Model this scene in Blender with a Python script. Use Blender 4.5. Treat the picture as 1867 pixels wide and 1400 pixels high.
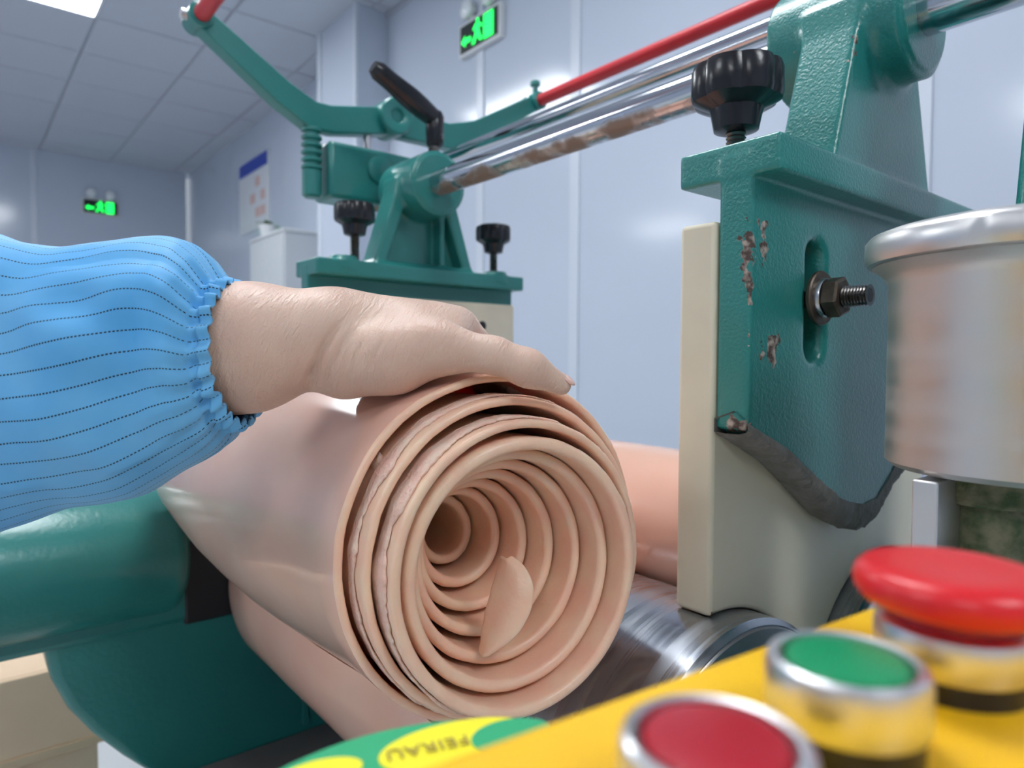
import bpy, bmesh, math, random
import numpy as np
from mathutils import Vector, Matrix, noise as mnoise

for o in list(bpy.data.objects):
    bpy.data.objects.remove(o, do_unlink=True)
random.seed(7)
S = bpy.context.scene
COL = S.collection
PI = math.pi

# ------------------------------------------------------------------ camera
H = 1.25                       # camera height above the floor; z below is relative to the lens
FPX, CX, CY = 1250.0, 933.5, 700.0
YAW, PITCH, ROLL = math.radians(39.3), math.radians(2.1), math.radians(0.3)
r0 = Vector((math.cos(YAW), -math.sin(YAW), 0))
fw = Vector((math.sin(YAW)*math.cos(PITCH), math.cos(YAW)*math.cos(PITCH), -math.sin(PITCH)))
u0 = r0.cross(fw)
cr = r0*math.cos(ROLL) + u0*math.sin(ROLL)
cu = -r0*math.sin(ROLL) + u0*math.cos(ROLL)
cam = bpy.data.cameras.new('camera')
camo = bpy.data.objects.new('camera', cam)
COL.objects.link(camo)
M3 = Matrix((cr, cu, -fw)).transposed()
camo.matrix_world = Matrix.Translation((0, 0, H)) @ M3.to_4x4()
cam.sensor_width = 36.0
cam.lens = FPX/1867*36
cam.clip_start = 0.01
cam.dof.use_dof = True
cam.dof.focus_distance = 0.43
cam.dof.aperture_fstop = 8.0
S.camera = camo

# ------------------------------------------------------------------ world and exposure
w = bpy.data.worlds.new('world'); S.world = w; w.use_nodes = True
w.node_tree.nodes['Background'].inputs[0].default_value = (0.75, 0.85, 1, 1)
w.node_tree.nodes['Background'].inputs[1].default_value = 0.3
S.view_settings.view_transform = 'Standard'
S.view_settings.look = 'None'
S.view_settings.gamma = 1
S.view_settings.exposure = 0.54
LAMP = 12.0                     # emission of the ceiling light panels
LIGHTS = [(0.4, 4.14), (0.4, 1.14), (-2.6, 4.14), (-2.6, 1.14), (-2.6, -1.86), (-4.4, 6.54), (0.4, -1.86)]  # last panel unseen, added behind the camera to brighten faces turned towards it


def W(px, py, z):
    """point in the room (z relative to the lens height) seen at a pixel, z metres deep"""
    p = fw*z + cr*((px-CX)/FPX*z) + cu*((CY-py)/FPX*z)
    return Vector((p.x, p.y, p.z))


# ------------------------------------------------------------------ materials
MATS = {}


def mat(name, col, rough=0.5, metal=0.0, bump=None, var=None, sss=0.0, coat=0.0, spec=0.5, emit=None, rvar=0.0, trans=0.0):
    m = bpy.data.materials.new(name); m.use_nodes = True
    nt = m.node_tree; N = nt.nodes; L = nt.links
    b = N['Principled BSDF']
    b.inputs['Base Color'].default_value = (*col, 1)
    b.inputs['Roughness'].default_value = rough
    b.inputs['Metallic'].default_value = metal
    b.inputs['Specular IOR Level'].default_value = spec
    b.inputs['Coat Weight'].default_value = coat
    b.inputs['Coat Roughness'].default_value = 0.15
    if trans:
        b.inputs['Transmission Weight'].default_value = trans
    if sss:
        b.inputs['Subsurface Weight'].default_value = sss
        b.inputs['Subsurface Radius'].default_value = (0.012, 0.005, 0.003)
        b.inputs['Subsurface Scale'].default_value = 0.6
    tc = N.new('ShaderNodeTexCoord')
    if var:
        n = N.new('ShaderNodeTexNoise'); n.inputs['Scale'].default_value = var[0]; n.inputs['Detail'].default_value = 5
        L.new(tc.outputs['Object'], n.inputs['Vector'])
        r = N.new('ShaderNodeValToRGB'); r.color_ramp.elements[0].position = 0.35; r.color_ramp.elements[1].position = 0.68
        r.color_ramp.elements[0].color = (*col, 1); r.color_ramp.elements[1].color = (*var[1], 1)
        L.new(n.outputs['Fac'], r.inputs[0]); L.new(r.outputs[0], b.inputs['Base Color'])
    if rvar:
        n2 = N.new('ShaderNodeTexNoise'); n2.inputs['Scale'].default_value = 30; n2.inputs['Detail'].default_value = 6
        L.new(tc.outputs['Object'], n2.inputs['Vector'])
        mr = N.new('ShaderNodeMapRange'); mr.inputs[1].default_value = 0.3; mr.inputs[2].default_value = 0.7
        mr.inputs[3].default_value = max(0.03, rough-rvar); mr.inputs[4].default_value = rough+rvar
        L.new(n2.outputs['Fac'], mr.inputs[0]); L.new(mr.outputs[0], b.inputs['Roughness'])
    if bump:
        n3 = N.new('ShaderNodeTexNoise'); n3.inputs['Scale'].default_value = bump[0]; n3.inputs['Detail'].default_value = bump[2] if len(bump) > 2 else 3
        L.new(tc.outputs['Object'], n3.inputs['Vector'])
        bp = N.new('ShaderNodeBump'); bp.inputs['Strength'].default_value = bump[1]; bp.inputs['Distance'].default_value = 0.002
        L.new(n3.outputs['Fac'], bp.inputs['Height']); L.new(bp.outputs[0], b.inputs['Normal'])
    if emit:
        b.inputs['Emission Color'].default_value = (*emit[0], 1); b.inputs['Emission Strength'].default_value = emit[1]
    MATS[name] = m
    return m


mat('teal', (0.020, 0.210, 0.190), 0.30, bump=(420, 0.30, 2), var=(14, (0.028, 0.245, 0.215)), coat=0.35)
mat('teal_far', (0.022, 0.215, 0.195), 0.33, bump=(160, 0.25, 2), coat=0.3)
mat('ivory', (0.82, 0.76, 0.59), 0.40, var=(9, (0.72, 0.66, 0.50)), sss=0.1, rvar=0.08)
mat('chrome', (0.62, 0.64, 0.68), 0.13, 1.0, rvar=0.08)
mat('black_plastic', (0.012, 0.012, 0.016), 0.25, bump=(90, 0.15))
mat('black_iron', (0.01, 0.011, 0.012), 0.5)
mat('steel_dark', (0.20, 0.19, 0.19), 0.35, 1.0, var=(60, (0.10, 0.085, 0.07)), rvar=0.15)
mat('zinc', (0.6, 0.6, 0.62), 0.28, 1.0)
mat('rust_nut', (0.17, 0.13, 0.10), 0.5, 0.8, var=(90, (0.07, 0.05, 0.04)))
mat('raw_cast', (0.22, 0.20, 0.18), 0.8, 0.2, bump=(220, 0.9, 6), var=(70, (0.30, 0.28, 0.26)))
mat('red_paint', (0.62, 0.018, 0.028), 0.35, var=(18, (0.5, 0.02, 0.03)))
mat('alu', (0.74, 0.72, 0.71), 0.38, 1.0, rvar=0.10, bump=(24, 0.12, 6))
mat('mossy', (0.05, 0.085, 0.035), 0.8, bump=(300, 0.9, 6), var=(120, (0.20, 0.19, 0.12)))
mat('rubber', (0.93, 0.565, 0.41), 0.30, bump=(260, 0.22, 5), var=(45, (0.95, 0.67, 0.48)), sss=0.25, spec=0.45)
mat('rubber_skin', (0.82, 0.48, 0.37), 0.13, var=(10, (0.83, 0.54, 0.42)), sss=0.12, spec=0.6, bump=(10, 0.12, 2))
mat('rubber_torn', (0.92, 0.58, 0.47), 0.45, bump=(420, 0.8, 5), var=(90, (0.95, 0.72, 0.58)), sss=0.2)
mat('yellow', (0.92, 0.51, 0.006), 0.42, var=(25, (0.95, 0.56, 0.01)))
mat('lemon', (0.94, 0.84, 0.03), 0.4)
mat('label_green', (0.03, 0.42, 0.19), 0.35)
mat('label_print', (0.40, 0.30, 0.05), 0.5)
mat('button_red', (0.42, 0.006, 0.02), 0.35, bump=(900, 0.1))
mat('button_green', (0.004, 0.27, 0.10), 0.35, bump=(900, 0.1))
mat('estop_red', (0.74, 0.015, 0.022), 0.32, spec=0.5)
mat('estop_stem', (0.45, 0.008, 0.03), 0.4)
mat('bezel', (0.80, 0.79, 0.80), 0.32, 1.0)
mat('wall_paint', (0.58, 0.64, 0.75), 0.13, spec=0.55)
mat('wall_strip', (0.66, 0.71, 0.80), 0.25)
mat('ceiling_tile', (0.56, 0.60, 0.68), 0.75, bump=(120, 0.05))
mat('ceiling_grid', (0.44, 0.47, 0.54), 0.6)
mat('floor', (0.62, 0.63, 0.64), 0.35)
mat('lamp_diffuser', (0.9, 0.9, 0.9), 0.5, emit=((0.93, 0.97, 1.0), LAMP))
mat('white_metal', (0.74, 0.76, 0.78), 0.4)
mat('cabinet_white', (0.62, 0.65, 0.68), 0.45)
mat('sign_black', (0.01, 0.02, 0.015), 0.3)
mat('sign_green', (0.0, 0.5, 0.1), 0.4, emit=((0.01, 1.0, 0.10), 1.6))
mat('glass_lamp', (0.85, 0.88, 0.92), 0.12, spec=0.8)
mat('poster_white', (0.78, 0.80, 0.84), 0.35)
mat('poster_blue', (0.02, 0.06, 0.45), 0.4)
mat('poster_pink', (0.75, 0.52, 0.48), 0.4)
mat('leaf', (0.10, 0.22, 0.03), 0.5)
mat('cardboard', (0.76, 0.55, 0.37), 0.7, var=(6, (0.80, 0.60, 0.41)))
mat('tape', (0.62, 0.46, 0.30), 0.25)
mat('tray_grey', (0.16, 0.15, 0.15), 0.6)
mat('nail', (0.78, 0.48, 0.40), 0.25, spec=0.6)


def brushed(name, col, rough, axis, scale, bstr=.06):
    """metal with turning marks running round an axis"""
    m = mat(name, col, rough, 1.0); nt = m.node_tree; N = nt.nodes; L = nt.links
    b = N['Principled BSDF']; tc = N.new('ShaderNodeTexCoord'); mp = N.new('ShaderNodeMapping')
    sc = [2.0, 2.0, 2.0]; sc[axis] = scale
    mp.inputs['Scale'].default_value = sc
    L.new(tc.outputs['Object'], mp.inputs[0])
    n = N.new('ShaderNodeTexNoise'); n.inputs['Scale'].default_value = 1.0; n.inputs['Detail'].default_value = 6
    L.new(mp.outputs[0], n.inputs['Vector'])
    mr = N.new('ShaderNodeMapRange'); mr.inputs[1].default_value = .3; mr.inputs[2].default_value = .7
    mr.inputs[3].default_value = rough-.1; mr.inputs[4].default_value = rough+.14
    L.new(n.outputs['Fac'], mr.inputs[0]); L.new(mr.outputs[0], b.inputs['Roughness'])
    bp = N.new('ShaderNodeBump'); bp.inputs['Strength'].default_value = .25; bp.inputs['Distance'].default_value = .001
    L.new(n.outputs['Fac'], bp.inputs['Height']); L.new(bp.outputs[0], b.inputs['Normal'])
    bp.inputs['Strength'].default_value = bstr
    return m


brushed('roll_steel', (0.40, 0.42, 0.46), 0.24, 1, 160)
brushed('cup_alu', (0.72, 0.69, 0.67), 0.42, 2, 60)


def rod_mat():
    m = mat('rod_brown_reflect', (0.58, 0.60, 0.64), 0.12, 1.0); nt = m.node_tree; N = nt.nodes; L = nt.links
    b = N['Principled BSDF']; tc = N.new('ShaderNodeTexCoord')
    n = N.new('ShaderNodeTexNoise'); n.inputs['Scale'].default_value = 26; n.inputs['Detail'].default_value = 7
    L.new(tc.outputs['Object'], n.inputs['Vector'])
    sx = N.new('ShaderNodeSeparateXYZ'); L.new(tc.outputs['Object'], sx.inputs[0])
    # brown reflection painted into the colour of the underside, in dirt-like blotches
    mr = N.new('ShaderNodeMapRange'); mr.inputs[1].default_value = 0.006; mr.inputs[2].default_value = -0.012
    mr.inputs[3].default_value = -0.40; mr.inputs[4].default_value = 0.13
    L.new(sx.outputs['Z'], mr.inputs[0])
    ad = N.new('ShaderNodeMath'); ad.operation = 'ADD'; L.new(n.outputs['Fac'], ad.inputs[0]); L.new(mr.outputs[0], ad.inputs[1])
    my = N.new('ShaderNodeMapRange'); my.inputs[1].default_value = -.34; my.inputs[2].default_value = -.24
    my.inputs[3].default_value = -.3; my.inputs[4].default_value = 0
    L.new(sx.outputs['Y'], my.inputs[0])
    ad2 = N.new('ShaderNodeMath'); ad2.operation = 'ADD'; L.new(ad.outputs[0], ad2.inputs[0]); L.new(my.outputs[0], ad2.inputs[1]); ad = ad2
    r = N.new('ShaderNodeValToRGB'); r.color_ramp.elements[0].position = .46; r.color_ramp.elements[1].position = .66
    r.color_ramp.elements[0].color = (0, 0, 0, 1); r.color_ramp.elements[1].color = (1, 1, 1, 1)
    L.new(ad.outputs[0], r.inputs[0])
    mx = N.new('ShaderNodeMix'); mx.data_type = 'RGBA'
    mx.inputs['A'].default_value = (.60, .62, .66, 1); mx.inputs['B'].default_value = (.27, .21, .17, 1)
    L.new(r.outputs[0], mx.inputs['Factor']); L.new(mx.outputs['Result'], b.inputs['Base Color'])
    m2 = N.new('ShaderNodeMapRange'); m2.inputs[3].default_value = .12; m2.inputs[4].default_value = .55
    L.new(r.outputs[0], m2.inputs[0]); L.new(m2.outputs[0], b.inputs['Roughness'])
    m3 = N.new('ShaderNodeMapRange'); m3.inputs[3].default_value = 1; m3.inputs[4].default_value = .35
    L.new(r.outputs[0], m3.inputs[0]); L.new(m3.outputs[0], b.inputs['Metallic'])


rod_mat()


def chipped_teal(spots):
    """hammered teal paint with chips of bare brown iron at given places"""
    m = mat('teal_chipped', (0.020, 0.205, 0.180), 0.30, bump=(420, 0.32, 2), coat=0.35)
    nt = m.node_tree; N = nt.nodes; L = nt.links; b = N['Principled BSDF']
    tc = N.new('ShaderNodeTexCoord')
    n = N.new('ShaderNodeTexNoise'); n.inputs['Scale'].default_value = 110; n.inputs['Detail'].default_value = 4
    L.new(tc.outputs['Object'], n.inputs['Vector'])
    acc = None
    for (x, y, z, rx, rz) in spots:
        mp = N.new('ShaderNodeMapping'); mp.vector_type = 'POINT'
        mp.inputs['Location'].default_value = (-x/rx, -y/rx, -z/rz)
        mp.inputs['Scale'].default_value = (1/rx, 1/rx, 1/rz)
        L.new(tc.outputs['Object'], mp.inputs[0])
        ln = N.new('ShaderNodeVectorMath'); ln.operation = 'LENGTH'; L.new(mp.outputs[0], ln.inputs[0])
        mr = N.new('ShaderNodeMapRange'); mr.inputs[1].default_value = 0; mr.inputs[2].default_value = 1
        mr.inputs[3].default_value = .40; mr.inputs[4].default_value = 0
        L.new(ln.outputs['Value'], mr.inputs[0])
        if acc is None:
            acc = mr.outputs[0]
        else:
            mm = N.new('ShaderNodeMath'); mm.operation = 'MAXIMUM'; L.new(acc, mm.inputs[0]); L.new(mr.outputs[0], mm.inputs[1]); acc = mm.outputs[0]
    ad = N.new('ShaderNodeMath'); ad.operation = 'ADD'; L.new(acc, ad.inputs[0]); L.new(n.outputs['Fac'], ad.inputs[1])
    gt = N.new('ShaderNodeMath'); gt.operation = 'GREATER_THAN'; gt.inputs[1].default_value = .755; L.new(ad.outputs[0], gt.inputs[0])
    n2 = N.new('ShaderNodeTexNoise'); n2.inputs['Scale'].default_value = 160
    L.new(tc.outputs['Object'], n2.inputs['Vector'])
    rr = N.new('ShaderNodeValToRGB'); rr.color_ramp.elements[0].color = (.08, .05, .04, 1); rr.color_ramp.elements[1].color = (.5, .42, .36, 1)
    rr.color_ramp.elements[0].position = .42; rr.color_ramp.elements[1].position = .66
    L.new(n2.outputs['Fac'], rr.inputs[0])
    nv = N.new('ShaderNodeTexNoise'); nv.inputs['Scale'].default_value = 14; nv.inputs['Detail'].default_value = 4
    L.new(tc.outputs['Object'], nv.inputs['Vector'])
    rv = N.new('ShaderNodeValToRGB'); rv.color_ramp.elements[0].color = (.018, .200, .182, 1); rv.color_ramp.elements[1].color = (.030, .260, .236, 1)
    L.new(nv.outputs['Fac'], rv.inputs[0])
    mx = N.new('ShaderNodeMix'); mx.data_type = 'RGBA'
    L.new(gt.outputs[0], mx.inputs['Factor']); L.new(rv.outputs[0], mx.inputs['A']); L.new(rr.outputs[0], mx.inputs['B'])
    L.new(mx.outputs['Result'], b.inputs['Base Color'])
    m3 = N.new('ShaderNodeMapRange'); m3.inputs[3].default_value = .30; m3.inputs[4].default_value = .75
    L.new(gt.outputs[0], m3.inputs[0]); L.new(m3.outputs[0], b.inputs['Roughness'])


def skin_mat():
    m = mat('skin', (0.60, 0.37, 0.26), 0.42, sss=0.22, spec=0.45); nt = m.node_tree; N = nt.nodes; L = nt.links
    b = N['Principled BSDF']; tc = N.new('ShaderNodeTexCoord')
    n = N.new('ShaderNodeTexNoise'); n.inputs['Scale'].default_value = 22; n.inputs['Detail'].default_value = 6
    L.new(tc.outputs['Object'], n.inputs['Vector'])
    r = N.new('ShaderNodeValToRGB'); r.color_ramp.elements[0].position = .32; r.color_ramp.elements[1].position = .7
    r.color_ramp.elements[0].color = (.67, .435, .335, 1); r.color_ramp.elements[1].color = (.78, .555, .44, 1)
    L.new(n.outputs['Fac'], r.inputs[0]); L.new(r.outputs[0], b.inputs['Base Color'])
    # skin creases: stretched cell pattern and fine pores
    cx_ = N.new('ShaderNodeCombineXYZ')
    for i_, (dv, sc_) in enumerate((((.72, -.59, -.36), 430), ((.28, -.23, .93), 110), ((.63, .77, 0), 110))):
        dt = N.new('ShaderNodeVectorMath'); dt.operation = 'DOT_PRODUCT'; dt.inputs[1].default_value = tuple(q*sc_ for q in dv)
        L.new(tc.outputs['Object'], dt.inputs[0]); L.new(dt.outputs['Value'], cx_.inputs[i_])
    n1 = N.new('ShaderNodeTexNoise'); n1.inputs['Scale'].default_value = 1; n1.inputs['Detail'].default_value = 5; n1.inputs['Distortion'].default_value = .5
    L.new(cx_.outputs[0], n1.inputs['Vector'])
    n2 = N.new('ShaderNodeTexNoise'); n2.inputs['Scale'].default_value = 700; n2.inputs['Detail'].default_value = 2
    L.new(tc.outputs['Object'], n2.inputs['Vector'])
    ad = N.new('ShaderNodeMath'); ad.operation = 'MULTIPLY_ADD'; ad.inputs[1].default_value = .35
    L.new(n2.outputs['Fac'], ad.inputs[0]); L.new(n1.outputs['Fac'], ad.inputs[2])
    bp = N.new('ShaderNodeBump'); bp.inputs['Strength'].default_value = .6; bp.inputs['Distance'].default_value = .0016
    L.new(ad.outputs[0], bp.inputs['Height']); L.new(bp.outputs[0], b.inputs['Normal'])


skin_mat()


def sleeve_mat():
    m = mat('sleeve_cloth', (0.07, 0.36, 0.72), 0.62, spec=0.35); nt = m.node_tree; N = nt.nodes; L = nt.links
    b = N['Principled BSDF']; tc = N.new('ShaderNodeTexCoord'); sx = N.new('ShaderNodeSeparateXYZ')
    L.new(tc.outputs['UV'], sx.inputs[0])

    def math_(op, a, bb=None):
        q = N.new('ShaderNodeMath'); q.operation = op
        for i, v in enumerate((a, bb)):
            if v is None: continue
            if isinstance(v, (int, float)): q.inputs[i].default_value = v
            else: L.new(v, q.inputs[i])
        return q.outputs[0]
    v = math_('FRACT', math_('MULTIPLY', sx.outputs['Y'], 40))
    line = math_('LESS_THAN', v, .07)
    dash = math_('LESS_THAN', math_('FRACT', math_('MULTIPLY', sx.outputs['X'], 120)), .62)
    line = math_('MULTIPLY', line, dash)
    n = N.new('ShaderNodeTexNoise'); n.inputs['Scale'].default_value = 11; n.inputs['Detail'].default_value = 5
    L.new(tc.outputs['Object'], n.inputs['Vector'])
    r = N.new('ShaderNodeValToRGB'); r.color_ramp.elements[0].position = .35; r.color_ramp.elements[1].position = .75
    r.color_ramp.elements[0].color = (.09, .40, .78, 1); r.color_ramp.elements[1].color = (.21, .55, .86, 1)
    L.new(n.outputs['Fac'], r.inputs[0])
    mx = N.new('ShaderNodeMix'); mx.data_type = 'RGBA'; mx.inputs['B'].default_value = (.008, .022, .06, 1)
    L.new(line, mx.inputs['Factor']); L.new(r.outputs[0], mx.inputs['A']); L.new(mx.outputs['Result'], b.inputs['Base Color'])
    b.inputs['Sheen Weight'].default_value = .15
    n3 = N.new('ShaderNodeTexNoise'); n3.inputs['Scale'].default_value = 45; n3.inputs['Detail'].default_value = 5
    L.new(tc.outputs['Object'], n3.inputs['Vector'])
    bp = N.new('ShaderNodeBump'); bp.inputs['Strength'].default_value = .22; bp.inputs['Distance'].default_value = .003
    L.new(n3.outputs['Fac'], bp.inputs['Height']); L.new(bp.outputs[0], b.inputs['Normal'])


sleeve_mat()


# ------------------------------------------------------------------ object helpers
def thing(name, base, label=None, cat=None, group=None, kind=None):
    o = bpy.data.objects.new(name, None); COL.objects.link(o)
    o.location = (base[0], base[1], base[2]+H); o.empty_display_size = 0.02
    o['_b'] = list(base)
    tag(o, label, cat, group, kind)
    return o


def tag(o, label=None, cat=None, group=None, kind=None):
    if label: o['label'] = label
    if cat: o['category'] = cat
    if group: o['group'] = group
    if kind: o['kind'] = kind
    return o


def link(name, me, material, parent=None, smooth=True, base=None):
    """verts are given in room coordinates; moved to be local to the parent thing"""
    o = bpy.data.objects.new(name, me); COL.objects.link(o)
    root = parent
    while root is not None and root.parent is not None: root = root.parent
    b = Vector(root['_b']) if root is not None else Vector(base or (0, 0, 0))
    me.transform(Matrix.Translation(-b))
    if parent is not None: o.parent = parent
    else:
        o.location = (b.x, b.y, b.z+H); o['_b'] = list(b)
    if material:
        me.materials.append(MATS[material] if isinstance(material, str) else material)
    if smooth and not me.get('shaded'):
        me.polygons.foreach_set('use_smooth', [True]*len(me.polygons))
    me.update()
    return o


def mesh(name, V, F):
    me = bpy.data.meshes.new(name)
    me.from_pydata([tuple(v) for v in V], [], [tuple(f) for f in F]); me.validate(); me.update()
    return me


def autosmooth(me, ang=35):
    bm = bmesh.new(); bm.from_mesh(me)
    bmesh.ops.recalc_face_normals(bm, faces=bm.faces)
    for e in bm.edges:
        if len(e.link_faces) == 2 and e.calc_face_angle(0) > math.radians(ang): e.smooth = False
    bmesh.ops.split_edges(bm, edges=[e for e in bm.edges if not e.smooth])
    bm.to_mesh(me); bm.free()
    return me


def box_me(lo, hi, bev=0.0, seg=2):
    bm = bmesh.new()
    bmesh.ops.create_cube(bm, size=1)
    c = [(a+b)/2 for a, b in zip(lo, hi)]; s = [b-a for a, b in zip(lo, hi)]
    for v in bm.verts: v.co = Vector((c[0]+v.co.x*s[0], c[1]+v.co.y*s[1], c[2]+v.co.z*s[2]))
    for f in bm.faces: f.smooth = False
    if bev:
        for f in bmesh.ops.bevel(bm, geom=bm.edges[:], offset=bev, segments=seg, affect='EDGES', profile=.5)['faces']: f.smooth = True
    me = bpy.data.meshes.new('box'); bm.to_mesh(me); bm.free()
    me['shaded'] = 1
    return me


def box(name, lo, hi, m, parent=None, bev=0.0, base=None):
    return link(name, box_me(lo, hi, bev), m, parent, True, base)


def frame(d):
    d = Vector(d).normalized()
    a = Vector((0, 0, 1)) if abs(d.z) < .9 else Vector((1, 0, 0))
    e1 = d.cross(a).normalized(); e2 = d.cross(e1).normalized()
    return d, e1, e2


def lathe_me(origin, axis, prof, n=48, lobes=None):
    """prof: (distance along axis, radius) list"""
    o = Vector(origin); d, e1, e2 = frame(axis)
    V, F = [], []
    for i, (t, r) in enumerate(prof):
        for k in range(n):
            a = 2*PI*k/n
            rr = max(r, 1e-5)*(lobes(i, a) if lobes else 1)
            V.append(o+d*t+e1*(rr*math.cos(a))+e2*(rr*math.sin(a)))
    for i in range(len(prof)-1):
        for k in range(n):
            F.append((i*n+k, i*n+(k+1) % n, (i+1)*n+(k+1) % n, (i+1)*n+k))
    F.append(tuple(range(n))[::-1]); F.append(tuple((len(prof)-1)*n+k for k in range(n)))
    return autosmooth(mesh('lathe', V, F), 40)


def lathe(name, origin, axis, prof, m, parent=None, n=48, lobes=None, base=None):
    return link(name, lathe_me(origin, axis, prof, n, lobes), m, parent, True, base)


def rodbar(name, a, b, r, m, parent=None, n=32, bev=0.001, base=None):
    a, b = Vector(a), Vector(b); L = (b-a).length
    return lathe(name, a, b-a, [(0, r-bev), (bev, r), (L-bev, r), (L, r-bev)], m, parent, n, base=base)


def tube_me(pts, radii, n=20, caps=True, squash=None):
    pts = [Vector(p) for p in pts]; V, F = [], []
    e1 = None
    for i, p in enumerate(pts):
        t = (pts[min(i+1, len(pts)-1)]-pts[max(i-1, 0)]).normalized()
        if e1 is None: e1 = frame(t)[1]
        e1 = (e1-t*e1.dot(t)).normalized(); e2 = t.cross(e1)
        for k in range(n):
            a = 2*PI*k/n
            V.append(p+(e1*math.cos(a)+e2*math.sin(a))*radii[i])
    for i in range(len(pts)-1):
        for k in range(n):
            F.append((i*n+k, i*n+(k+1) % n, (i+1)*n+(k+1) % n, (i+1)*n+k))
    if caps:
        F.append(tuple(range(n))[::-1]); F.append(tuple((len(pts)-1)*n+k for k in range(n)))
    return autosmooth(mesh('tube', V, F), 50)


def extrude_me(poly, y0, y1, bev=0.0, plane='XZ'):
    """poly in X,Z pushed from y0 to y1 (or X,Y pushed from z0 to z1)"""
    bm = bmesh.new()
    mk = (lambda p, q: (p[0], q, p[1])) if plane == 'XZ' else (lambda p, q: (p[0], p[1], q))
    a = [bm.verts.new(mk(p, y0)) for p in poly]; b = [bm.verts.new(mk(p, y1)) for p in poly]
    n = len(poly)
    bm.faces.new(a); bm.faces.new(b[::-1])
    for i in range(n): bm.faces.new((a[i], b[i], b[(i+1) % n], a[(i+1) % n]))
    bmesh.ops.recalc_face_normals(bm, faces=bm.faces)
    for f in bm.faces: f.smooth = any(e.calc_face_angle(0) <= math.radians(20) for e in f.edges)
    ed = [e for e in bm.edges if e.calc_face_angle(0) > math.radians(20)]
    if bev:
        for f in bmesh.ops.bevel(bm, geom=ed, offset=bev, segments=3, affect='EDGES', profile=.5)['faces']: f.smooth = True
    else:
        bmesh.ops.split_edges(bm, edges=ed)
    me = bpy.data.meshes.new('ext'); bm.to_mesh(me); bm.free()
    me['shaded'] = 1
    return me


def copy_tree(o, parent=None):
    c = o.copy(); COL.objects.link(c); c.parent = parent
    for ch in list(o.children): copy_tree(ch, c)
    return c


# ------------------------------------------------------------------ signed distance modelling (numpy)
def surface_nets(f, lo, hi, h):
    ax = [np.arange(lo[i], hi[i]+h, h, dtype=np.float32) for i in range(3)]
    X, Y, Z = np.meshgrid(*ax, indexing='ij')
    Fv = f(X, Y, Z).astype(np.float32)
    ins = Fv < 0
    nx, ny, nz = Fv.shape
    cnt = np.zeros((nx-1, ny-1, nz-1), np.int8)
    for a in (0, 1):
        for b in (0, 1):
            for c in (0, 1):
                cnt += ins[a:nx-1+a, b:ny-1+b, c:nz-1+c]
    act = (cnt > 0) & (cnt < 8)
    idx = -np.ones(act.shape, np.int64); idx[act] = np.arange(act.sum())
    ci = np.argwhere(act)
    acc = np.zeros((len(ci), 3)); num = np.zeros(len(ci))
    for axis in range(3):
        o1, o2 = [k for k in range(3) if k != axis]
        for a in (0, 1):
            for b in (0, 1):
                p = ci.copy(); p[:, o1] += a; p[:, o2] += b
                q = p.copy(); q[:, axis] += 1
                fa = Fv[p[:, 0], p[:, 1], p[:, 2]]; fb = Fv[q[:, 0], q[:, 1], q[:, 2]]
                m = (fa < 0) != (fb < 0)
                t = np.where(m, fa/np.where(m, fa-fb, 1), 0)
                pos = p.astype(np.float64); pos[:, axis] += t
                acc[m] += pos[m]; num[m] += 1
    V = acc/num[:, None]*h + np.array(lo)
    Fs = []
    for axis in range(3):
        o1, o2 = (axis+1) % 3, (axis+2) % 3
        sl0 = [slice(None)]*3; sl1 = [slice(None)]*3
        sl0[axis] = slice(0, -1); sl1[axis] = slice(1, None)
        ch = ins[tuple(sl0)] != ins[tuple(sl1)]
        e = np.argwhere(ch)
        dims = (nx, ny, nz)
        e = e[(e[:, o1] > 0) & (e[:, o1] < dims[o1]-1) & (e[:, o2] > 0) & (e[:, o2] < dims[o2]-1)]
        q = []
        for (a, b) in ((-1, -1), (0, -1), (0, 0), (-1, 0)):
            p = e.copy(); p[:, o1] += a; p[:, o2] += b
            q.append(idx[p[:, 0], p[:, 1], p[:, 2]])
        q = np.stack(q, 1)
        flip = ~ins[e[:, 0], e[:, 1], e[:, 2]]
        q[flip] = q[flip][:, ::-1]
        Fs.append(q)
    return V, np.concatenate(Fs)


def nets_mesh(name, f, lo, hi, h, smooth=1):
    V, F = surface_nets(f, lo, hi, h)
    for _ in range(smooth):
        e = np.concatenate([F[:, [0, 1]], F[:, [1, 2]], F[:, [2, 3]], F[:, [3, 0]]])
        s = np.zeros_like(V); n = np.zeros(len(V))
        for a, b in ((0, 1), (1, 0)):
            np.add.at(s, e[:, a], V[e[:, b]]); np.add.at(n, e[:, a], 1)
        V = V*.5 + .5*s/n[:, None]
    me = bpy.data.meshes.new(name)
    me.from_pydata(V.tolist(), [], F.tolist()); me.update()
    return me


def s_box(X, Y, Z, lo, hi, r=0.0):
    q = []
    for P, a, b in ((X, lo[0], hi[0]), (Y, lo[1], hi[1]), (Z, lo[2], hi[2])):
        q.append(np.abs(P-(a+b)/2)-((b-a)/2-r))
    out = np.sqrt(sum(np.maximum(k, 0)**2 for k in q))
    return out+np.minimum(np.maximum(np.maximum(q[0], q[1]), q[2]), 0)-r


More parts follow.
